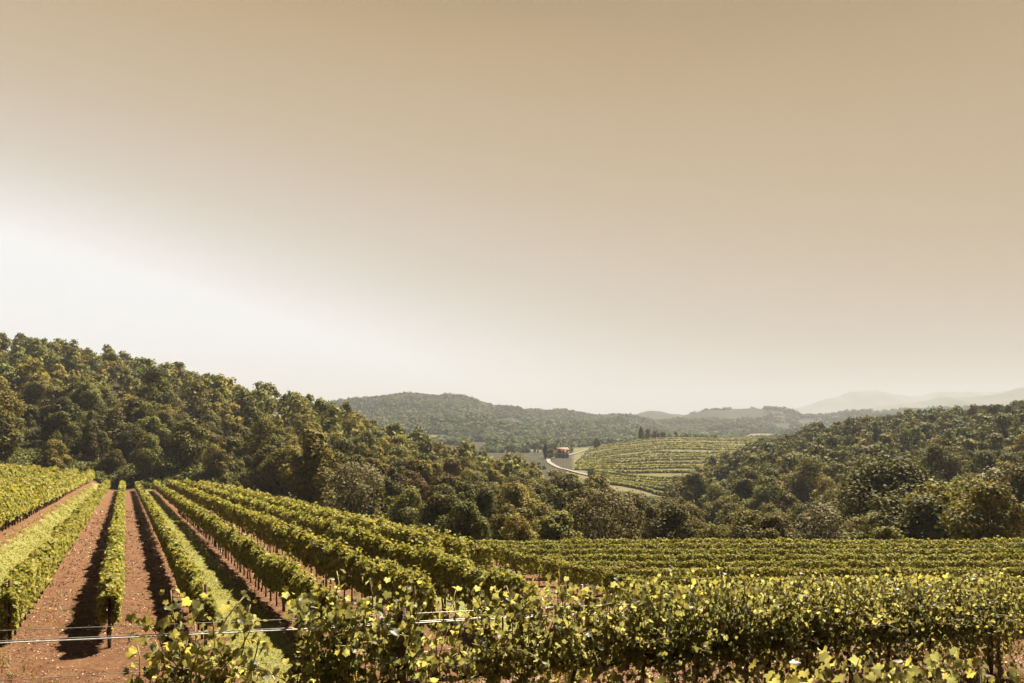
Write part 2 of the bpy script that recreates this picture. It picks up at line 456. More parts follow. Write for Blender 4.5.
# ------------------------------------------------------------------ far mountains
def mountain(dist, pts, depth, seed, rough, yb=-30):
    """a ridge running across the view at the given distance, pts = (slope x/y, height)"""
    nx, ny = 260, 26
    sv = np.linspace(pts[0][0], pts[-1][0], nx)
    h = np.interp(sv, [p[0] for p in pts], [p[1] for p in pts])
    xs = sv*dist
    tt = np.linspace(-1, 1, ny)
    X, Tn = np.meshgrid(xs, tt); H = np.tile(h, (ny, 1))
    Y = dist+Tn*depth
    prof = 1-np.abs(Tn)**1.15
    rid = fbm(X/(depth*.35), Y/(depth*.35), seed, 5)
    Z = yb+(H-yb)*prof*(1+rough*rid*(.4+np.abs(Tn))) + (H-yb)*.10*fbm(X/(depth*.2), 0*Y, seed+9, 4)
    i = np.arange(ny-1)[:, None]*nx+np.arange(nx-1)[None, :]
    F = np.stack([i, i+1, i+nx+1, i+nx], -1).reshape(-1, 4)
    me = mesh_np('mountains', np.stack([X.ravel(), Y.ravel(), Z.ravel()], 1), F, M_mount, smooth=True)
    tag(link('mountains', me), kind='structure')
M_mount = noise_mat('mountain_wood', (.05, .055, .03), (.09, .085, .05), .004, .95)
def ridge(dist, pts, depth, seed, rough):
    mountain(dist, [(FX(p), -(py-417)/768*dist) for p, py in pts], depth, seed, rough)
ridge(4000, [(790, 423), (825, 417.5), (850, 412), (875, 408.5), (905, 404), (940, 399), (985, 394), (1024, 388), (1150, 372), (1400, 366), (1700, 380)], 700, 41, .35)
ridge(6800, [(700, 421), (740, 417), (775, 412.5), (800, 408), (830, 400), (848, 394.5), (866, 393), (895, 396), (940, 393.5), (985, 392), (1060, 390), (1300, 386), (1500, 392)], 1000, 55, .25)
ridge(2800, [(828, 425), (850, 415), (880, 411), (905, 412), (935, 416), (960, 425)], 350, 61, .3)

# ------------------------------------------------------------------ haze
def build_haze():
    x0, x1, y0, y1, z0, z1 = -24000, 24000, -1500, 13500, -90, 400
    b = MB(); b.box(((x0+x1)/2, (y0+y1)/2, (z0+z1)/2), (x1-x0, y1-y0, z1-z0))
    m, nt, out = new_mat('haze_air')
    v = nt.nodes.new('ShaderNodeVolumePrincipled')
    v.inputs['Color'].default_value = (.395, .415, .485, 1)
    v.inputs['Density'].default_value = HAZE_D
    v.inputs['Anisotropy'].default_value = .0
    nt.links.new(v.outputs[0], out.inputs['Volume'])
    o = link('haze', b.mesh('haze', m, False)); tag(o, kind='stuff')
HAZE_D = 0.00019
build_haze()

# ------------------------------------------------------------------ vine rows
def wob(l, rng_seed, fs, amps):
    r = np.random.default_rng(rng_seed)
    s = np.zeros_like(l)
    for f, a in zip(fs, amps):
        s += a*np.sin(l*f+r.uniform(0, 6.28))
    return s
def row_canopy(p0, d, L, seed, top=1.62, bot=.48, hw=.42, dens=1.0, lod=.86, flat=.8, minsize=.10, mat=None, gaps=0.0):
    """leaves of one trained row; p0 start (x,y), d unit direction, L length"""
    rng = np.random.default_rng(seed)
    allv, allf, allt, off = [], [], [], 0
    seg = 2.0
    nseg = max(1, int(math.ceil(L/seg)))
    for k in range(nseg):
        l0, l1 = k*seg, min(L, (k+1)*seg)
        if l1-l0 < .05: continue
        cx, cy = p0[0]+d[0]*(l0+l1)/2, p0[1]+d[1]*(l0+l1)/2
        dist = math.hypot(cx, cy)
        if abs(cx)/max(cy, 1) > .95: q = .35
        else: q = 1.0
        ls = max(minsize, dist*.0048*lod)
        n = int(dens*q*(l1-l0)*3.0*1.9/(ls*ls*.62))
        n = int(n*1.15) if dist < 45 else n
        l = rng.uniform(l0, l1, n)
        lump = wob(l, seed+1, [6.1, 3.1, 1.3, .5], [.08, .10, .08, .07])
        lump2 = wob(l, seed+2, [5.3, 2.3, .9], [.07, .09, .08])
        w = hw*(1+lump*1.3); tp = top+lump2*flat+lump*.3*flat; bt = bot+wob(l, seed+3, [4.9, 2.1, .8], [.07, .07, .05])
        # cross-section: sides plus rounded top
        side = rng.choice([-1., 1.], n); h = rng.uniform(0, 1, n)
        pt = rng.uniform(0, 1, n) < .30
        a = np.where(pt, rng.uniform(-1, 1, n)*w, side*w*(.80+.28*np.sin(h*math.pi)))
        z = np.where(pt, tp-(.16*(a/np.maximum(w, .01))**2)+rng.normal(0, .05, n), bt+h*(tp-bt-.06))
        inw = rng.uniform(0, 1, n)**2*.35
        a = a*(1-inw); a = a+rng.normal(0, .03, n)
        stray = rng.uniform(0, 1, n) < .055
        z = z+np.where(stray & pt, rng.uniform(.05, .30, n)*flat*1.25, 0)
        z = z-np.where(stray & ~pt, rng.uniform(.0, .25, n), 0)
        perp = np.array([-d[1], d[0]])
        x = p0[0]+d[0]*l+perp[0]*a; y = p0[1]+d[1]*l+perp[1]*a
        nx = np.where(pt, a/w*.5, side)
        N = np.stack([perp[0]*nx, perp[1]*nx, np.where(pt, 1.0, .45)], 1)+rng.normal(0, .60, (n, 3))
        if gaps:
            g = vnoise(l*.9, l*0+seed, seed) > (.5-gaps)
            keep = ~g | (rng.uniform(0, 1, n) < .12)
            l, x, y, z, N = l[keep], x[keep], y[keep], z[keep], N[keep]; n = len(l)
        gx = gz(p0[0]+d[0]*l, p0[1]+d[1]*l)
        pos = np.stack([x, y, gx+z], 1)
        size = ls*rng.uniform(.75, 1.2, n)
        if dist < 34: tv, tf = T_MID_V, T_MID_F
        else: tv, tf = T_DIA_V, T_DIA_F
        V, F = leaf_batch(pos, N, size, tv, tf, rng, hang=.8)
        base = rng.uniform(.55, 1.35, n)
        warm = rng.uniform(-.12, .22, n)
        tint = np.stack([base*(1+warm), base, base*(1-warm)], 1)
        allt.append(np.repeat(tint, len(tv), 0)); allv.append(V); allf.append(F+off); off += len(V)
    return mesh_np('foliage', np.concatenate(allv), np.concatenate(allf), mat or M_vine, np.concatenate(allt))

def trunk_mesh(seed, h=.75):
    r = np.random.default_rng(seed); b = MB()
    pts = [(0, 0, -.1)]
    x = y = 0
    for i in range(1, 5):
        x += r.normal(0, .018); y += r.normal(0, .018); pts.append((x, y, h*i/4))
    b.tube(pts, [.035, .030, .026, .024, .020], 6)
    return b.mesh('trunk', M_bark)
TRUNKS = [trunk_mesh(i) for i in range(5)]
def post_mesh(h, r, mat, lean=(0, 0)):
    b = MB(); b.tube([(0, 0, -.3), (lean[0]*.5, lean[1]*.5, h/2), (lean[0], lean[1], h)], [r, r*.97, r*.93], 8)
    return b.mesh('post', mat)
POST = post_mesh(1.62, .038, M_post)
POST_END = post_mesh(1.62, .045, M_post)
POST_LEAN = post_mesh(1.72, .05, M_post, (-.45, .1))

def vine_row(p0, p1, seed, label, group, trunk_to=75, top=1.62, bot=.50, hw=.42, dens=1.0, posts=True, end_lean=False, tr_step=1.1, gaps=0.0, wires=True, lod=.86, flat=.8):
    p0 = np.array(p0, float); p1 = np.array(p1, float)
    L = float(np.linalg.norm(p1-p0)); d = (p1-p0)/L
    z0 = gz1(*p0)
    root = empty('vine_row', (p0[0], p0[1], z0), label, 'vine row', group)
    inv = Vector((-p0[0], -p0[1], -z0))
    f = link('foliage', row_canopy(p0, d, L, seed, top, bot, hw, dens, lod, flat, gaps=gaps), root); f.location = inv
    r = np.random.default_rng(seed+50)
    k = 0; l = .45
    while l < L and k < 98:
        x, y = p0+d*l
        if math.hypot(x, y) > trunk_to: 
            l += tr_step; continue
        z = gz1(x, y)
        t = link('trunk', TRUNKS[int(r.integers(5))], root, (x-p0[0], y-p0[1], z-z0)); t.rotation_euler = (0, 0, r.uniform(0, 6.28))
        t.scale = (1, 1, r.uniform(.9, 1.15))
        l += tr_step*r.uniform(.93, 1.07); k += 1
    if posts:
        l = .55; i = 0
        while l < L and i < 24:
            x, y = p0+d*l
            if math.hypot(x, y) > max(trunk_to, 55) and i: break
            me = (POST_LEAN if end_lean else POST_END) if i == 0 else POST
            q = link('post', me, root, (x-p0[0], y-p0[1], gz1(x, y)-z0))
            l += 5.2; i += 1
    if wires:
        b = MB(); m = int(min(L, 60)/2.6)+1
        for hz in (.75, 1.2):
            pts = []
            for j in range(m):
                x, y = p0+d*min(L, 60)*j/max(m-1, 1); pts.append((x-p0[0], y-p0[1], gz1(x, y)+hz-z0))
            if len(pts) > 1: b.tube(pts, .006, 4)
        link('wire', b.mesh('wire', M_thin), root)
    return root

dl = np.array([-K, 1.0]); dl = dl/np.linalg.norm(dl)
G_L = 'trained vine rows running up the left field'
left_labels = {
 -7: 'vine row highest on the far left edge of the left field, under the trees',
 -6: 'vine row on the far left rise, second from the left edge of the field',
 -5: 'vine row on the left rise whose flat end stands below the woodland shrub',
 -4: 'sunlit vine row on the left rise, three rows left of the grass alley',
 -3: 'sunlit vine row on the left, second row left of the grass alley',
 -2: 'sunlit vine row along the left side of the yellow-green grass alley at far left',
 -1: 'bright sunlit vine row between the far left grass alley and the bare red soil alley',
  0: 'vine row running straight away from the viewer with red soil alleys on both sides',
  1: 'vine row between the shaded red soil alley and the narrow central grass alley',
  2: 'vine row with dark stems along the right side of the central grass alley',
  3: 'tall shaded vine row second to the right of the central grass alley',
  4: 'long shaded vine row third to the right of the central grass alley',
  5: 'shorter vine row ending at the grassy headland, nearest of those to the viewer',
  6: 'vine row ending at the grassy headland, middle of the three short rows',
  7: 'last vine row on the right of the left field, along the dark woodland edge',
}
for i in range(-7, 8):
    u = ROW_U0+ROW_DU*i+(.34 if i >= 2 else 0)-(.08 if i == 1 else 0)
    if i <= 4: y0 = 19.2
    else: y0 = {5: 31.0, 6: 34.5, 7: 37.5}[i]
    if i < -2: y0 = {-3: 32, -4: 42, -5: 52, -6: 62, -7: 74}[i]
    y1 = 129.0 if i > -4 else {-4: 122, -5: 118, -6: 112, -7: 106}[i]
    # stay inside the field
    top = 1.66 if i >= 2 else 1.60
    vine_row((u-K*y0, y0), (u-K*y1, y1), 100+i*13, left_labels[i], G_L, trunk_to=(80 if i > -3 else 60),
             top={-1: 1.50, -2: 1.60, 0: 1.52, 1: 1.36, 2: 1.46}.get(i, top), bot=.52 if i < 0 else .64, hw={-1: .20, 0: .21, 1: .16, 2: .18}.get(i, .22), gaps=.02, end_lean=(i == 7), dens=1.1, wires=(i > -3))

G_R = 'vine rows running across the lower right field'
ord_ = ['nearest', 'second', 'third', 'fourth', 'fifth', 'sixth', 'seventh', 'eighth', 'ninth', 'tenth', 'eleventh', 'twelfth']
RR = [(50.3, 478), (47.8, 488), (45.2, 498), (42.4, 510), (39.6, 538), (36.6, 556), (33.6, 602), (30.8, 626), (28.0, 642), (25.0, 668), (22.2, 720)]
n_rr = len(RR)
for j, (yy, pxl) in enumerate(RR):
    x0 = FX(pxl)*yy; x1 = .86*yy+2
    # the rows bend very slightly towards the viewer at their left end
    lab = f'crosswise vine row in the lower right field, {ord_[j]} from the woodland edge'
    if j == 0: lab = 'farthest crosswise vine row of the right field, along the foot of the trees'
    if j == n_rr-1: lab = 'nearest crosswise vine row in the right field, just beyond the foreground row'
    vine_row((x0, yy-.25), (x1, yy+.6), 400+j*17, lab, G_R, trunk_to=60, top=1.62, bot=.6, hw=.25, dens=1.0, tr_step=1.15,
             end_lean=(j == 3), gaps=.03, wires=(j > 2), lod=.60, flat=.30)

# ------------------------------------------------------------------ near rows (individual vines, shoots and leaves)
LEAF_STEP = .065
def shoot(p, rng, length, lean, droop):
    """points of a vine shoot starting at p"""
    n = max(4, int(length/LEAF_STEP)); q = np.array(p, float); dirv = np.array([lean[0], lean[1], 1.0]); dirv /= np.linalg.norm(dirv)
    pts = [q.copy()]
    for i in range(n):
        dirv = dirv+rng.normal(0, .13, 3)+np.array([0, 0, -droop*(i/n)])
        dirv /= np.linalg.norm(dirv)
        q = q+dirv*LEAF_STEP; pts.append(q.copy())
    return pts
def near_row(fy, x0, x1, label, dens_fn, zoff_fn, post_ts, seed, step=.48, wires=True, wx=None, zw_fn=None):
    rng = np.random.default_rng(seed)
    xs, ys = x0, fy(x0)
    zb = gz1(xs, ys)
    root = empty('vine_row', (xs, ys, zb), label, 'vine row')
    org = np.array([xs, ys, zb])
    dv = np.array([1, .55])/math.hypot(1, .55); pv = np.array([-dv[1], dv[0]])
    L = (x1-x0)*math.hypot(1, .55); k = 0; l = .3
    while l < L:
        x, y = xs+dv[0]*l, ys+dv[1]*l
        g = gz1(x, y); zw = zw_fn(x); ct = zw-.62          # cordon height
        dn, tall, wide = dens_fn(x, y)
        if dn < .06: l += step; k += 1; continue
        vine = link('grapevine', None, root, (x-xs, y-ys, g-zb)); vine.empty_display_size = .1
        base = np.array([x, y, g])
        # trunk and cordon
        b = MB(); tp = [(0, 0, -.1)]; tx = ty = 0
        for i in range(1, 6):
            tx += rng.normal(0, .02); ty += rng.normal(0, .02); tp.append((tx, ty, (ct-g)*i/5))
        old = k % 2 == 0 or (zw > -1.0)
        if old: b.tube(tp, [.045, .036, .03, .028, .026, .024], 7)
        for sgn in (-1, 1):
            b.tube([(tx, ty, ct-g), (tx+sgn*dv[0]*.22, ty+sgn*dv[1]*.22, ct-g+.03), (tx+sgn*dv[0]*.30, ty+sgn*dv[1]*.30, ct-g+.01)], [.022, .016, .011], 6)
        link('trunk' if old else 'cordon', b.mesh('trunk' if old else 'cordon', M_bark), vine)
        cb = MB(); P, N, SZ = [], [], []
        ns = max(1, int(round(15*dn)))
        for s in range(ns):
            a = rng.uniform(-.5, .5)*step*1.05; hgt = ct+rng.uniform(-.05, .1)
            p = np.array([x+dv[0]*a, y+dv[1]*a, hgt])
            kind = rng.uniform()
            side = rng.choice([-1, 1])
            if kind < .52:
                ln = rng.uniform(.55, 1.0)*tall; lean = pv*side*rng.uniform(.0, .25)*wide+dv*rng.normal(0, .12); dr = rng.uniform(0, .12)
            elif kind < .76:
                ln = rng.uniform(.35, .8)*tall; lean = pv*side*rng.uniform(.3, .9)*wide+dv*rng.normal(0, .3); dr = rng.uniform(.15, .5)
            else:
                ln = rng.uniform(.4, .8); lean = pv*side*rng.uniform(.5, 1.0)*wide+dv*rng.normal(0, .4); dr = 1.3
            pts = shoot(p, rng, ln, lean, dr)
            topz = zw+.42*tall+rng.uniform(-.1, .12)
            for q in pts:
                if q[2] > topz: q[2] = topz-(q[2]-topz)*.6
            cb.tube([tuple(q-base) for q in pts[::2]], [.006]*len(pts[::2]), 4)
            for i, q in enumerate(pts[1:]):
                for rep in range(2 if rng.uniform() < .45 else 1):
                    sd = 1 if (i+rep) % 2 else -1
                    off = np.array([dv[0]*sd*rng.uniform(.02, .09), dv[1]*sd*rng.uniform(.02, .09), rng.uniform(-.05, .05)])
                    off[:2] += pv*rng.normal(0, .06)*wide
                    P.append(q+off)
                    out = pv*rng.normal(0, .75)
                    N.append((out[0]+rng.normal(0, .6), out[1]+rng.normal(0, .6), rng.uniform(-.3, 1.1)))
                    tipf = (i+1)/len(pts)
                    SZ.append(rng.uniform(.046, .094)*(1.0 if tipf < .75 else .72))
        # filling leaves inside the curtain
        nf = int(220*max(dn-.5, 0))
        for s in range(nf):
            a = rng.uniform(-.55, .55)*step; w = rng.normal(0, .14)*wide; z = zw-.62-.66+rng.uniform(0, 1)**.85*1.58
            P.append(np.array([x+dv[0]*a+pv[0]*w, y+dv[1]*a+pv[1]*w, z])); N.append((pv[0]*np.sign(w)+rng.normal(0, .5), pv[1]*np.sign(w)+rng.normal(0, .5), rng.uniform(0, .8))); SZ.append(rng.uniform(.046, .094))
        P = np.array(P)-base; N = np.array(N); SZ = np.array(SZ)*np.interp(x, [-1, 3, 6], [1.0, .88, .80])
        V, F = leaf_batch(P, N, SZ, T_VINE_V, T_VINE_F, rng, hang=1.1)
        bs = rng.uniform(.35, 1.45, len(P)); wm = rng.uniform(-.15, .28, len(P))
        tint = np.repeat(np.stack([bs*(1+wm*.7), bs*(1+wm*.25), bs*(1-wm)], 1), len(T_VINE_V), 0)
        link('foliage', mesh_np('foliage', V, F, M_fgvine, tint), vine)
        link('canes', cb.mesh('canes', M_cane), vine)
        l += step*rng.uniform(.92, 1.08); k += 1
    for t in post_ts:
        y = fy(t); g = gz1(t, y); h = zw_fn(t)+.15-g
        link('post', post_mesh(h, .050, M_postdark), root, (t-xs, y-ys, g-zb))
    if wires:
        for (dz, r, mt) in ((0, .0058, M_wire), (.012, .004, M_thin), (.10, .003, M_thin), (-.30, .003, M_thin), (-.62, .004, M_thin)):
            b = MB(); pts = []
            for x in np.linspace(wx[0], wx[1], 40):
                sag = -.012*abs(math.sin(x*.7)); off = .02 if dz == .012 else 0
                pts.append((x-xs, fy(x)-ys+off, zw_fn(x)+dz+sag-zb))
            b.tube(pts, r, 5); link('wire', b.mesh('wire', mt), root)
    return root
M_cane = noise_mat('green_cane', (.16, .11, .03), (.26, .18, .05), 20, .6)

def dens_front(x, y):
    px = 512+768*x/y
    d = np.interp(px, [98, 112, 140, 175, 228, 240, 294, 304, 400, 440, 480, 560, 610, 660, 1000, 1030], [0, .10, .35, 1.0, .95, .0, .0, 1.15, .85, .80, .95, .90, 1.2, 2.3, 2.7, 2.7])
    tall = np.interp(px, [100, 200, 300, 400, 600, 1000], [.95, 1.05, 1.22, 1.2, 1.15, 1.18])
    wide = np.interp(px, [100, 600, 700, 1000], [1, 1, 1.4, 1.5])
    if 255 < px < 640: d *= .75+.75*float(_hash(np.array([int(round(x/.55))]), np.array([3]), 5)[0])
    return float(d), float(tall), float(wide)
near_row(lambda x: 8.4+.55*x, -3.75, 8.25, 'leafy backlit vine row across the foreground with a white wire and dark post', dens_front, None,
         [-5.55, -1.12, 3.42, 7.95], 900, wires=True, wx=(-8, 8.3), zw_fn=wire_z)
def dens_near(x, y):
    px = 512+768*x/y
    d = np.interp(px, [640, 700, 780, 1010], [.5, .8, 1.5, 1.7])
    return float(d), .8, 1.2
near_row(lambda x: 3.6+.55*x, .85, 3.35, 'large bright vine leaves along the bottom right edge, nearest row to the viewer', dens_near, None,
         [3.38], 950, wires=False, zw_fn=lambda x: gz1(x, 3.6+.55*x)+1.16, step=.40)

# stray end posts and stays of the right field
def strut(px, y, h, lab, mat, r=.04):
    x = FX(px)*y; o = link('field_post', post_mesh(h, r, mat), None, (x, y, gz1(x, y))); tag(o, lab, 'post')
strut(491, 17.0, 1.0, 'short reddish wooden post standing in bare ground behind the foreground vines', M_post, .055)
strut(582, 20.4, 1.55, 'pale galvanised post beside the end of a right field row', M_whitepost, .03)
strut(587, 19.8, 1.60, 'reddish end post beside the pale galvanised post', M_post, .06)

# ------------------------------------------------------------------ grass, weeds, litter
def scatter_blades(name, xs, ys, hmin, hmax, mat, seed, wid=.012):
    rng = np.random.default_rng(seed); n = len(xs)
    z = gz(xs, ys); h = rng.uniform(hmin, hmax, n); dist = np.hypot(xs, ys)
    w = np.maximum(wid, dist*.0011)*rng.uniform(.7, 1.3, n)
    a = rng.uniform(0, 6.28, n); lx, ly = rng.normal(0, 1.0, n)*h, rng.normal(0, 1.0, n)*h
    p0 = np.stack([xs-np.cos(a)*w, ys-np.sin(a)*w, z-.01], 1); p1 = np.stack([xs+np.cos(a)*w, ys+np.sin(a)*w, z-.01], 1)
    p2 = np.stack([xs+lx, ys+ly, z+h], 1)
    V = np.stack([p0, p1, p2], 1).reshape(-1, 3); F = np.arange(3*n).reshape(-1, 3)
    bs = rng.uniform(.6, 1.3, n); wm = rng.uniform(-.1, .35, n)
    t = np.repeat(np.stack([bs*(1+wm), bs, bs*(1-wm)], 1), 3, 0)
    o = link(name, mesh_np(name, V, F, mat, t)); return o
rg = np.random.default_rng(31)
def alley_pts(ia, y0, y1, n, m0=.22, m1=.90):
    y = y0*(y1/y0)**rg.uniform(0, 1, n)
    fr = np.clip(rg.normal((m0+m1)/2, .24, n), m0-.05, m1+.08)
    u = ROW_U0+ROW_DU*(ia+fr)
    return u-K*y, y
for ia, lab in ((1, 'short sunlit grass in the central alley between the vine rows'), (-2, 'short sunlit grass in the alley at the far left')):
    x, y = alley_pts(ia, 10 if ia == 1 else 17.5, 110, 16000)
    k = (fbm(x/.7, y/.7, 77, 3) > -.28)
    o = scatter_blades('grass', x[k], y[k], .02, .05, M_grassb, 60+ia); tag(o, lab, 'grass', kind='stuff')
# weeds on soil and headland, bank behind the front row
n = 60000
y = 9*(60/9)**rg.uniform(0, 1, n); x = rg.uniform(-.8, .85, n)*y
dn = fbm(x/.9, y/.9, 91, 4)
u = x+K*y
k = (dn > .22) | ((dn > .0) & (u > 12)) | ((dn > .05) & (y < 17) & (x > -4.5))
k &= (y < field_edge(x, y)-1)
al = np.floor((u-ROW_U0)/ROW_DU)
k &= ~((u < 12) & (u > -8) & (y > 18) & (dn < .33))
o = scatter_blades('weeds', x[k], y[k], .03, .16, M_weed, 62, .010); tag(o, 'tufts of weeds on the bare vineyard soil', 'weeds', kind='stuff')
# dry leaf litter and pale clods on the soil
n = 95000
y = 8.5*(75/8.5)**rg.uniform(0, 1, n); x = rg.uniform(-.85, .8, n)*y
al = np.floor((x+K*y-ROW_U0)/ROW_DU)
k = ~(((al == 1) | (al == -2)) & (y > 18)) & (fbm(x/1.2, y/1.2, 95, 3) > -.15)
x, y = x[k], y[k]; n = len(x)
P = np.stack([x, y, gz(x, y)+.012], 1); Nn = rg.normal(0, .35, (n, 3)); Nn[:, 2] = 1
sz = np.maximum(.036, np.hypot(x, y)*.0018)*rg.uniform(.6, 1.5, n)
V, F = leaf_batch(P, Nn, sz, T_DIA_V*np.array([1, 1, 2.2]), T_DIA_F, rg)
cc = np.array([(1, 1, 1), (.75, .45, .35), (2.1, 2.2, 2.3), (.5, .32, .22), (1.1, .75, .45)])[rg.choice(5, n, p=[.3, .3, .12, .18, .1])]
o = link('leaf_litter', mesh_np('leaf_litter', V, F, M_litter, np.repeat(cc, 4, 0))); tag(o, 'dry leaves and small pale clods lying on the red soil', 'leaf litter', kind='stuff')

# ------------------------------------------------------------------ trees
def crown_points(rng, H, R, zb, n, nl, squash=1.0, upbias=.35):
    """leaf clump positions on many overlapping lobes"""
    cen = []
    for i in range(nl):
        t = rng.uniform(0, 1)**.85
        prof = math.sin(math.pi*(.12+.83*t))**.75
        a = rng.uniform(0, 6.28); rr = R*prof*math.sqrt(rng.uniform(.08, 1))*.78
        cen.append((rr*math.cos(a), rr*math.sin(a), zb+(H-zb)*(.10+.80*t)))
    cen = np.array(cen); rad = R*rng.uniform(.24, .46, nl)*(1-.25*(cen[:, 2]-zb)/(H-zb))
    w = rad**2; w = w/w.sum()
    idx = rng.choice(nl, n, p=w)
    d = rng.normal(size=(n, 3)); d[:, 2] += upbias; d /= np.linalg.norm(d, axis=1, keepdims=True)
    rr = rad[idx]*(1-rng.uniform(0, 1, n)**2*.5)*(1+rng.normal(0, .10, n))
    P = cen[idx]+d*rr[:, None]*np.array([1, 1, squash])
    P[:, 2] = np.maximum(P[:, 2], .15)
    N = d+rng.normal(0, .38, (n, 3)); N[:, 2] += .25
    g = rng.uniform(.78, 1.2, nl)[idx]                       # leaves differ from bough to bough
    return P, N, g, cen
def crown_mesh(seed, H, R, zb, n, nl, size, mat, squash=1.0, quad=False):
    rng = np.random.default_rng(seed)
    P, N, g, cen = crown_points(rng, H, R, zb, n, nl, squash)
    sz = size*rng.uniform(.6, 1.35, n)
    V, F = leaf_batch(P, N, sz, T_DIA_V, T_QUAD_F if quad else T_DIA_F, rng)
    b = g*rng.uniform(.7, 1.3, n); wm = rng.uniform(-.1, .18, n)
    t = np.repeat(np.stack([b*(1+wm), b, b*(1-wm)], 1), 4, 0)
    return mesh_np('crown', V, F, mat, t), cen
def tree_trunk(seed, cen, H, zb, r0=.18):
    rng = np.random.default_rng(seed); b = MB()
    top = H*.72
    pts = [(0, 0, -.4)]; x = y = 0
    for i in range(1, 7):
        x += rng.normal(0, .10); y += rng.normal(0, .10); pts.append((x, y, top*i/6))
    b.tube(pts, [r0*1.25, r0, r0*.85, r0*.7, r0*.55, r0*.4, r0*.22], 7)
    for c in cen[:10]:
        k = min(5, max(1, int(6*c[2]/H*.6))); s = np.array(pts[k]); e = np.array(c)
        m = (s+e)/2+np.array([0, 0, .25])
        b.tube([s, m, e], [r0*.45, r0*.28, r0*.12], 5)
    return b.mesh('trunk', M_bark)
PROTO = []
specs = [(9, 3.9, 1.0, 22), (10, 3.6, 1.4, 24), (8, 4.0, .6, 20), (11, 4.2, 1.6, 30), (9.5, 3.3, .8, 20), (8.5, 4.4, 1.2, 26), (10.5, 4.0, .8, 28), (7.5, 3.4, .4, 16)]
for i, (H, R, zb, nl) in enumerate(specs):
    c, cen = crown_mesh(1000+i, H, R, zb, 6500, nl+6, .34, M_tree)
    PROTO.append((H, R, c, tree_trunk(1100+i, cen, H, zb)))
PV = {}
for key, mt, (H, R, zb, nl, n, sz) in (('pale', M_pale, (11, 3.6, 1.0, 26, 7000, .30)), ('rust', M_rust, (8, 3.4, .8, 20, 5000, .32)),
                                ('big', M_oak, (14, 7.2, 1.2, 60, 17000, .34)), ('airy', M_tree, (13, 4.0, 3.0, 30, 4200, .36)),
                                ('bush', M_tree, (3.2, 2.0, .1, 12, 2600, .22)), ('open', M_pale, (9, 4.5, 1.5, 30, 3400, .28))):
    c, cen = crown_mesh(2000+len(PV), H, R, zb, n, nl, sz, mt)
    PV[key] = (H, R, c, tree_trunk(2100+len(PV), cen, H, zb, .28 if key == 'big' else .16))

def place_tree(proto, x, y, sc, rz, label, group=None, cat='tree', name='broadleaf_tree', dz=0.0, sz=1.0):
    H, R, c, t = proto
    root = empty(name, (x, y, gz1(x, y)-.2+dz), label, cat, group)
    root.rotation_euler = (0, 0, rz); root.scale = (sc, sc, sc*sz)
    link('crown', c, root); link('trunk', t, root)
    return root

def PXY(px, y): return FX(px)*y, y
# particular trees one can point at in the photograph
x, y = PXY(888, 88); place_tree(PV['big'], x, y, 1.16, .3, sz=.88, label= 'big spreading dark oak behind the right field, broadest crown there', cat='tree')
x, y = PXY(985, 84); place_tree(PV['pale'], x, y, 1.15, 1.1, 'silvery pale tree with rounded crown at the right edge of the wood')
x, y = PXY(1015, 82); place_tree(PV['pale'], x, y, 1.25, 2.4, 'tall silvery pale tree cut by the right edge of the picture')
x, y = PXY(826, 76); place_tree(PV['open'], x, y, .95, .6, 'thin pale silvery tree left of the big dark oak')
x, y = PXY(606, 72); place_tree(PV['open'], x, y, .84, 2.0, 'open pale tree with visible branches behind the middle of the vineyard')
x, y = PXY(155, 190); place_tree(PV['airy'], x, y, 1.35, .4, 'tall slender airy tree rising above its neighbours on the left slope')
x, y = PXY(352, 84); place_tree(PV['open'], x, y, .9, 3.0, 'rounded pale olive tree standing at the field edge left of centre')
x, y = PXY(229, 118); place_tree(PV['bush'], x, y, 1.15, .2, 'small round light green bush at the end of the left vine rows', cat='bush', name='bush')
x, y = PXY(56, 126); place_tree(PV['bush'], x, y, 1.5, 1.2, 'small dark round bush behind the far left vine rows', cat='bush', name='bush')
x, y = PXY(447, 108); place_tree(PV['rust'], x, y, 1.05, .2, 'rust red tree in the dark wood left of centre')
x, y = PXY(405, 110); place_tree(PV['rust'], x, y, 1.0, 2.2, 'brownish orange tree beside the rust red one in the wood')
SPECIAL = [(PXY(893, 88), 7.5), (PXY(985, 84), 4), (PXY(1015, 82), 4), (PXY(826, 76), 4), (PXY(598, 72), 4), (PXY(155, 190), 5), (PXY(352, 84), 4),
           (PXY(229, 118), 3.5), (PXY(56, 126), 4), (PXY(447, 108), 3.5), (PXY(405, 110), 3.5)]

def wood_spots():
    """jittered spots for trees: left hill, middle, right hill"""
    out = []
    rng = np.random.default_rng(77)
    y = 56.0
    while y < 560:
        st = 7.4+ .009*y
        x = -1.02*y
        while x < .98*y:
            xx = x+rng.uniform(-.4, .4)*st; yy = y+rng.uniform(-.4, .4)*st
            x += st
            s = xx/yy; px = 512+768*s
            if yy < float(field_edge(np.array([xx]), np.array([yy]))[0])+5: continue
            # limits of the woods
            left_end = np.interp(px, [-300, 0, 150, 280, 410, 465, 520, 575, 640, 665], [380, 360, 345, 330, 300, 285, 262, 235, 190, 150])
            right_end = np.interp(px, [640, 665, 700, 760, 850, 940, 1024, 1400], [150, 245, 345, 420, 455, 470, 560, 560])
            lim = left_end if px < 640 else right_end
            if yy > lim: continue
            if any(math.hypot(xx-p[0], yy-p[1]) < r for p, r in SPECIAL): continue
            out.append((xx, yy, px))
        y += st
    return out
spots = wood_spots()
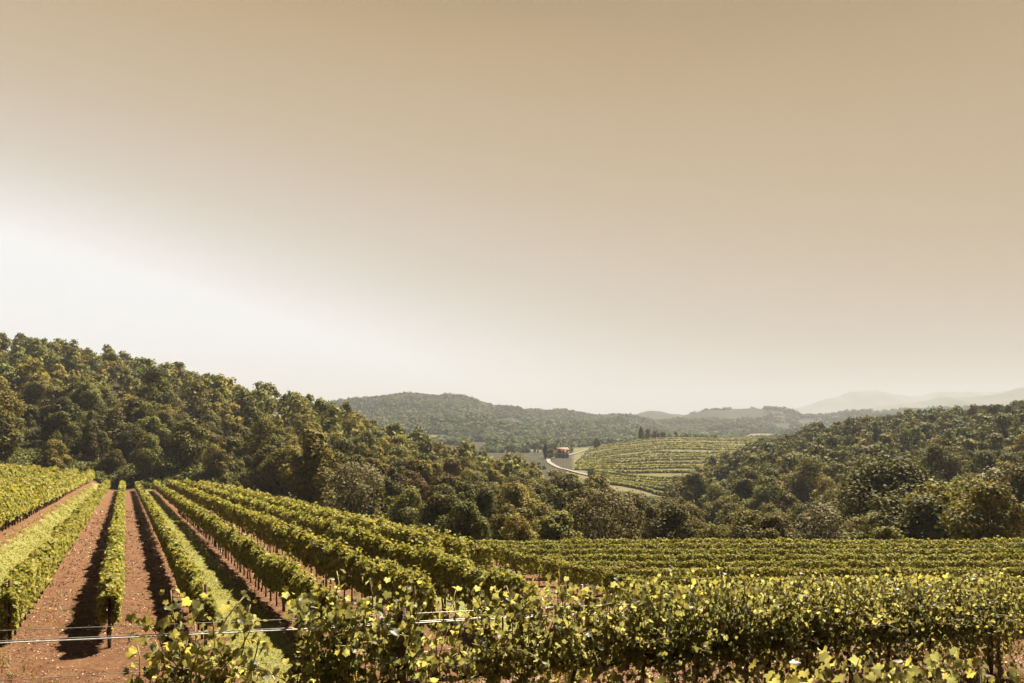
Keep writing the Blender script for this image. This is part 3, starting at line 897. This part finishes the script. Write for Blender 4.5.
# keep what the camera side of the slopes can show
def vis_keep(spots):
    keep = []
    for (x, y, px) in spots:
        if px < -70 or px > 1100:
            if y > 260: continue
        keep.append((x, y, px))
    return keep
spots = vis_keep(spots)
SKY_PX = [-300, 0, 150, 280, 350, 420, 460, 520, 560, 600, 640, 665, 680, 700, 760, 800, 900, 1024, 1400]
SKY_PY = [300, 330, 358, 392, 403, 430, 443, 458, 474, 484, 495, 499, 479, 467, 438, 424, 412, 404, 380]
def room(x, y, px):
    """how tall a tree may grow here before it would overtop the crest of the wood"""
    return -(np.interp(px, SKY_PX, SKY_PY)-417)/768*y-gz1(x, y)
spots = [p for p in spots if room(*p) > 3.6]
spots.sort(key=lambda p: p[1])
near = [p for p in spots if -60 < p[2] < 1084][:286]
ids = {id(p) for p in near}
rest = [p for p in spots if id(p) not in ids]
print('trees', len(near), 'rest', len(rest), 'near reach', near[-1][1])
rt = np.random.default_rng(5)
TG = {
 'left': ('green woodland tree on the slope behind the left field', 'trees of the left wood'),
 'mid': ('olive woodland tree in the band behind the middle of the vineyard', 'trees of the middle wood'),
 'right': ('woodland tree in the hollow behind the right field', 'trees of the right wood'),
}
for (x, y, px) in near:
    k = 'left' if px < 330 else ('mid' if px < 650 else 'right')
    pr = PROTO[int(rt.integers(8))]
    front = y < float(field_edge(np.array([x]), np.array([y]))[0])+11
    sc = rt.uniform(.80, 1.30)
    if k == 'right': sc *= .86 if y < 110 else .95
    if k == 'mid' and y < 80: sc *= .85
    lab, grp = TG[k]
    if 380 < px < 860 and y < 140: sc = min(sc, np.interp(y, [56, 80, 140], [5.6, 7.4, 9.5])/pr[0]*rt.uniform(.8, 1.05))
    elif k == 'mid': sc = min(sc, 9.5/pr[0])
    if front:
        sc *= .74 if not 380 < px < 860 else .92
        lab = {'left': 'low leafy tree at the foot of the wood directly behind the left vine rows',
               'mid': 'low leafy tree at the wood edge directly behind the middle vine rows',
               'right': 'low leafy tree at the wood edge directly behind the right field'}[k]
        grp = grp.replace('trees of', 'low edge trees of')
    zz = rt.uniform(.85, 1.12); rm = room(x, y, px)+rt.uniform(-.8, 1.8)
    if sc*zz*pr[0] > rm: f = rm/(sc*zz*pr[0]); sc *= f
    place_tree(pr, x, y, sc, rt.uniform(0, 6.28), lab, grp, sz=zz)

def understory():
    rng = np.random.default_rng(444); n = 5200
    px = rng.uniform(-60, 1090, n); s = FX(px); yy = np.full(n, 60.0)
    # walk outwards along each line of sight to the field edge
    e = field_edge(s*100, np.full(n, 100.0))
    y = e+2.5+rng.uniform(0, 1, n)**1.6*34; x = s*y; z = gz(x, y)
    m = 60; d = rng.normal(size=(n, m, 3)); d[..., 2] = np.abs(d[..., 2]); d /= np.linalg.norm(d, axis=2, keepdims=True)
    sc = rng.uniform(.6, 1.5, n)*np.where((y-e) < 8, .7, 1)
    P = np.stack([x, y, z], 1)[:, None, :]+d*sc[:, None, None]*np.array([1, 1, 1.25])*(.6+.45*rng.uniform(0, 1, (n, m, 1)))
    N = (d+rng.normal(0, .4, d.shape)).reshape(-1, 3)
    V, F = leaf_batch(P.reshape(-1, 3), N, np.repeat(rng.uniform(.28, .5, n), m)*rng.uniform(.7, 1.2, n*m), T_DIA_V, T_QUAD_F, rng)
    b = np.repeat(rng.uniform(.6, 1.1, n), m)*rng.uniform(.7, 1.3, n*m)
    o = link('undergrowth', mesh_np('undergrowth', V, F, M_tree, np.repeat(np.stack([b*1.02, b, b*.9], 1), 4, 0)))
    tag(o, 'dense undergrowth along the edge of the wood', 'undergrowth', kind='stuff')
understory()

def wood_mass(name, pts, label, seed, nleaf=520, size=.82, mat=None, hs=(6.5, 10.5)):
    rng = np.random.default_rng(seed)
    lib = []
    for i in range(10):
        r = np.random.default_rng(seed+i)
        P, N, g, _ = crown_points(r, 9.0, 4.0, .6, nleaf, 18)
        lib.append((P, N, g))
    VV, FF, TT, off = [], [], [], 0
    for (x, y, z, sc) in pts:
        P, N, g = lib[int(rng.integers(10))]
        a = rng.uniform(0, 6.28); ca, sa = math.cos(a), math.sin(a)
        rot = np.array([[ca, -sa, 0], [sa, ca, 0], [0, 0, 1]])
        p = (P@rot.T)*np.array([sc, sc, sc*rng.uniform(.85, 1.15)])+np.array([x, y, z-.3])
        V, F = leaf_batch(p, N@rot.T, size*sc*rng.uniform(.65, 1.3, len(p)), T_DIA_V, T_QUAD_F, rng)
        hue = rng.uniform(-.14, .22); b = rng.uniform(.68, 1.28)*g*rng.uniform(.75, 1.25, len(g))
        TT.append(np.repeat(np.stack([b*(1+hue), b, b*(1-hue)], 1), 4, 0)); VV.append(V); FF.append(F+off); off += len(V)
    o = link(name, mesh_np(name, np.concatenate(VV), np.concatenate(FF), mat or M_tree, np.concatenate(TT)))
    tag(o, label, 'woodland', kind='stuff'); return o
rr_ = np.random.default_rng(9)
mk = lambda L: [(x, y, gz1(x, y), min(rr_.uniform(.72, 1.38), (room(x, y, px)+rr_.uniform(-1.0, 2.2))/9.4)) for (x, y, px) in L]
wood_mass('woodland', mk([p for p in rest if p[2] < 640]), 'dense green woodland covering the long left hill', 3000)
wood_mass('woodland', mk([p for p in rest if p[2] >= 640]), 'dense green woodland covering the right hill', 3100)

# far hills wood: low crowns by the thousand
def far_wood(label, n, yr, pxr, size, seed, cond=None, nleaf=26):
    rng = np.random.default_rng(seed)
    y = np.sqrt(rng.uniform(yr[0]**2, yr[1]**2, n)); px = rng.uniform(pxr[0], pxr[1], n); x = FX(px)*y
    keep = np.ones(n, bool) if cond is None else cond(x, y, px)
    x, y = x[keep], y[keep]; n = len(x); z = gz(x, y)
    m = nleaf; d = rng.normal(size=(n, m, 3)); d[..., 2] = np.abs(d[..., 2]); d /= np.linalg.norm(d, axis=2, keepdims=True)
    sc = size*rng.uniform(.6, 1.25, n)
    P = np.stack([x, y, z], 1)[:, None, :]+d*sc[:, None, None]*np.array([1, 1, 1.15])*(.75+.35*rng.uniform(0, 1, (n, m, 1)))
    N = (d+rng.normal(0, .35, d.shape)).reshape(-1, 3)
    V, F = leaf_batch(P.reshape(-1, 3), N, np.repeat(sc, m)*rng.uniform(.45, .8, n*m), T_DIA_V, T_QUAD_F, rng)
    b = np.repeat(rng.uniform(.7, 1.35, n), m)*rng.uniform(.8, 1.2, n*m); hue = np.repeat(rng.uniform(-.1, .15, n), m)
    t = np.repeat(np.stack([b*(1+hue), b, b*(1-hue)], 1), 4, 0)
    o = link('woodland', mesh_np('woodland', V, F, M_far, t)); tag(o, label, 'woodland', kind='stuff')
def valley_cond(x, y, px):
    f = fbm(x/140, y/220, 31, 2) > .20
    field = (y > 610) & (y < 675) & (px > 505) & (px < 560) | (px > 568) & (px < 800) & (y < 720) | (px > 541) & (px < 569) & (y < 560)
    f = f & (y > 760)
    return ~f & ~field & (fbm(x/70, y/110, 33, 3) > -.08)
far_wood('hazy wooded ridge beyond the valley', 15000, (1050, 2050), (330, 700), 6.5, 4000, lambda x, y, px: ~((fbm(x/140, y/220, 31, 2) > .20) & (y < 1750)))
far_wood('trees and hedges on the valley floor', 6500, (380, 1100), (430, 800), 4.6, 4100, valley_cond)
far_wood('low wooded hills far off on the right', 5000, (1300, 2700), (690, 1040), 8.0, 4200, lambda x, y, px: fbm(x/160, y/260, 35, 3) > -.10)

# ------------------------------------------------------------------ hillside vineyard across the valley
G_H = 'vine rows on the far hillside'
def hill_row(yc, px0, px1, bend, seed, label, w=2.2):
    rng = np.random.default_rng(seed)
    n = 1500
    px = rng.uniform(px0, px1, n); y = yc-bend*(px-px0)/(px1-px0)*1.0+rng.normal(0, .5, n)
    x = FX(px)*y
    y = y+4*np.sin(px/28+yc*.02)
    z = gz(x, y)+rng.uniform(.2, 1.2, n)
    N = rng.normal(0, .5, (n, 3)); N[:, 2] += .8; N[:, 1] -= .3
    V, F = leaf_batch(np.stack([x, y, z], 1), N, rng.uniform(.7, 1.2, n)*1.15, T_DIA_V, T_QUAD_F, rng)
    b = rng.uniform(.7, 1.2, n)
    o = link('vine_row', mesh_np('vine_row', V, F, M_vine, np.repeat(np.stack([b, b, b], 1), 4, 0)))
    tag(o, label, 'vine row', G_H)
nr = 21
for k in range(nr):
    t = k/(nr-1)
    yc = 312*(620/312)**t
    if t < .30: a, b_ = 596-20*t, 668+60*t
    elif t < .55: a, b_ = 571+10*t, 690+60*t
    else: a, b_ = 574+40*(t-.55), 735+70*(t-.55)
    ybend = 40*(1-t)
    hill_row(yc+ybend*.5, a, b_, ybend, 5000+k, 'row of vines on the sunny hillside across the valley')

# ------------------------------------------------------------------ road, house and single trees in the valley
def ribbon(name, pts, w, mat, dz=.25):
    pts = np.array(pts, float)
    t = np.linspace(0, len(pts)-1, (len(pts)-1)*10+1)
    X = np.interp(t, range(len(pts)), pts[:, 0]); Y = np.interp(t, range(len(pts)), pts[:, 1])
    for _ in range(6):
        X[1:-1] = (X[:-2]+X[1:-1]*2+X[2:])/4; Y[1:-1] = (Y[:-2]+Y[1:-1]*2+Y[2:])/4
    dx, dy = np.gradient(X), np.gradient(Y); l = np.hypot(dx, dy)
    V = []
    for a in (-1, 1):
        xx = X-dy/l*w/2*a; yy = Y+dx/l*w/2*a
        V.append(np.stack([xx, yy, gz(xx, yy)+dz], 1))
    n = len(X); V = np.concatenate(V)
    F = np.array([(i, i+1, n+i+1, n+i) for i in range(n-1)])
    tag(link(name, mesh_np(name, V, F, mat)), kind='structure')
M_road = noise_mat('road_surface', (.15, .14, .12), (.20, .18, .155), .8, .9)
ribbon('road', [PXY(606, 300), PXY(603, 335), PXY(592, 362), PXY(575, 378), PXY(563, 395), PXY(553, 430), PXY(549, 462), PXY(548, 490), PXY(556, 515), PXY(575, 560), PXY(600, 640)], 2.5, M_road, .5)

M_wall = noise_mat('stucco', (.34, .27, .21), (.40, .32, .25), 1.5, .9)
M_roof = noise_mat('roof_tile', (.24, .12, .07), (.30, .15, .09), 3, .85)
M_glass = noise_mat('window_dark', (.03, .03, .035), (.05, .05, .05), 1, .3)
def house(px, y, w, d, h, rz, label, wallm=None):
    x, y = PXY(px, y); z = min(gz1(x+a, y+b) for a in (-w/2, w/2) for b in (-d/2, d/2))
    root = empty('farmhouse', (x, y, z), label, 'house'); root.rotation_euler = (0, 0, rz)
    b = MB(); b.box((0, 0, h/2), (w, d, h)); link('wall', b.mesh('wall', wallm or M_wall, False), root)
    e = .45; rh = w*.20
    v = [(-w/2-e, -d/2-e, h), (w/2+e, -d/2-e, h), (w/2+e, d/2+e, h), (-w/2-e, d/2+e, h), (-w/2-e, 0, h+rh), (w/2+e, 0, h+rh),
         (-w/2-e, -d/2-e, h+.2), (w/2+e, -d/2-e, h+.2), (w/2+e, d/2+e, h+.2), (-w/2-e, d/2+e, h+.2), (-w/2-e, 0, h+rh+.2), (w/2+e, 0, h+rh+.2)]
    f = [(6, 7, 11, 10), (8, 9, 10, 11), (0, 4, 5, 1), (2, 5, 4, 3), (0, 1, 7, 6), (2, 3, 9, 8), (0, 6, 10, 4), (4, 10, 9, 3), (1, 5, 11, 7), (5, 2, 8, 11)]
    rf = link('roof', mesh_np('roof', np.array([(a, b2, c+.003) for a, b2, c in v]), np.array(f), M_roof), root)
    c = MB(); c.box((w*.2, d*.15, h+rh+.4), (.7, .7, 1.5)); link('chimney', c.mesh('chimney', M_wall, False), rf)
    for fl in range(2):
        for i in range(3):
            if fl == 0 and i == 1: continue
            m = MB(); m.box((-w/2+w*(i+.5)/3, -d/2-.03, 1.5+fl*2.9), (1.0, .10, 1.4)); link('window', m.mesh('window', M_glass, False), root)
    m = MB(); m.box((0, -d/2-.04, 1.1), (1.2, .12, 2.2)); link('door', m.mesh('door', M_bark, False), root)
house(562, 512, 7.4, 6.5, 5.2, .25, 'pink farmhouse with orange tiled roof at the bend of the valley road')
def cyp(px, y, h, lab, name='cypress_tree', r=1.4):
    x, y = PXY(px, y); rng = np.random.default_rng(int(px*7)); n = 900
    t = rng.uniform(0, 1, n); a = rng.uniform(0, 6.28, n); rad = r*np.sin(math.pi*np.clip(.1+.9*t, 0, 1))**.7
    P = np.stack([rad*np.cos(a), rad*np.sin(a), .5+(h-.5)*t], 1); N = np.stack([np.cos(a), np.sin(a), 0*a+.3], 1)+rng.normal(0, .3, (n, 3))
    V, F = leaf_batch(P, N, rng.uniform(.5, .9, n), T_DIA_V, T_QUAD_F, rng)
    root = empty(name, (x, y, gz1(x, y)), lab, 'tree')
    link('crown', mesh_np('crown', V, F, M_far, np.full((len(V), 3), .8)), root)
    b = MB(); b.tube([(0, 0, -.3), (0, 0, h*.6)], [.2, .08], 6); link('trunk', b.mesh('trunk', M_bark), root)
cyp(545.5, 500, 10, 'dark pointed cypress left of the pink farmhouse')
cyp(597, 590, 7.5, 'single dark rounded tree on the brow right of the farmhouse', 'round_tree', 2.6)
cyp(641, 612, 12, 'tall dark pointed tree on the brow of the vineyard hill', r=2.0)
for (px, y, sc, lab) in ((551, 497, .9, 'leafy tree between the cypress and the pink farmhouse'), (556, 520, .8, 'leafy tree close behind the pink farmhouse'),
                         (649, 612, 1.1, 'rounded tree on the brow of the vineyard hill, left of a pair'), (656, 616, .95, 'rounded tree on the brow of the vineyard hill, middle of three'),
                         (663, 610, .85, 'rounded tree on the brow of the vineyard hill, right of three'), (676, 618, .75, 'small tree farther right on the brow of the vineyard hill'),
                         (592, 352, .62, 'bushy tree beside the lower bend of the valley road'), (603, 330, .5, 'small bush below the bend of the valley road')):
    x, y = PXY(px, y); place_tree(PROTO[int(px) % 8], x, y, sc, px, lab)
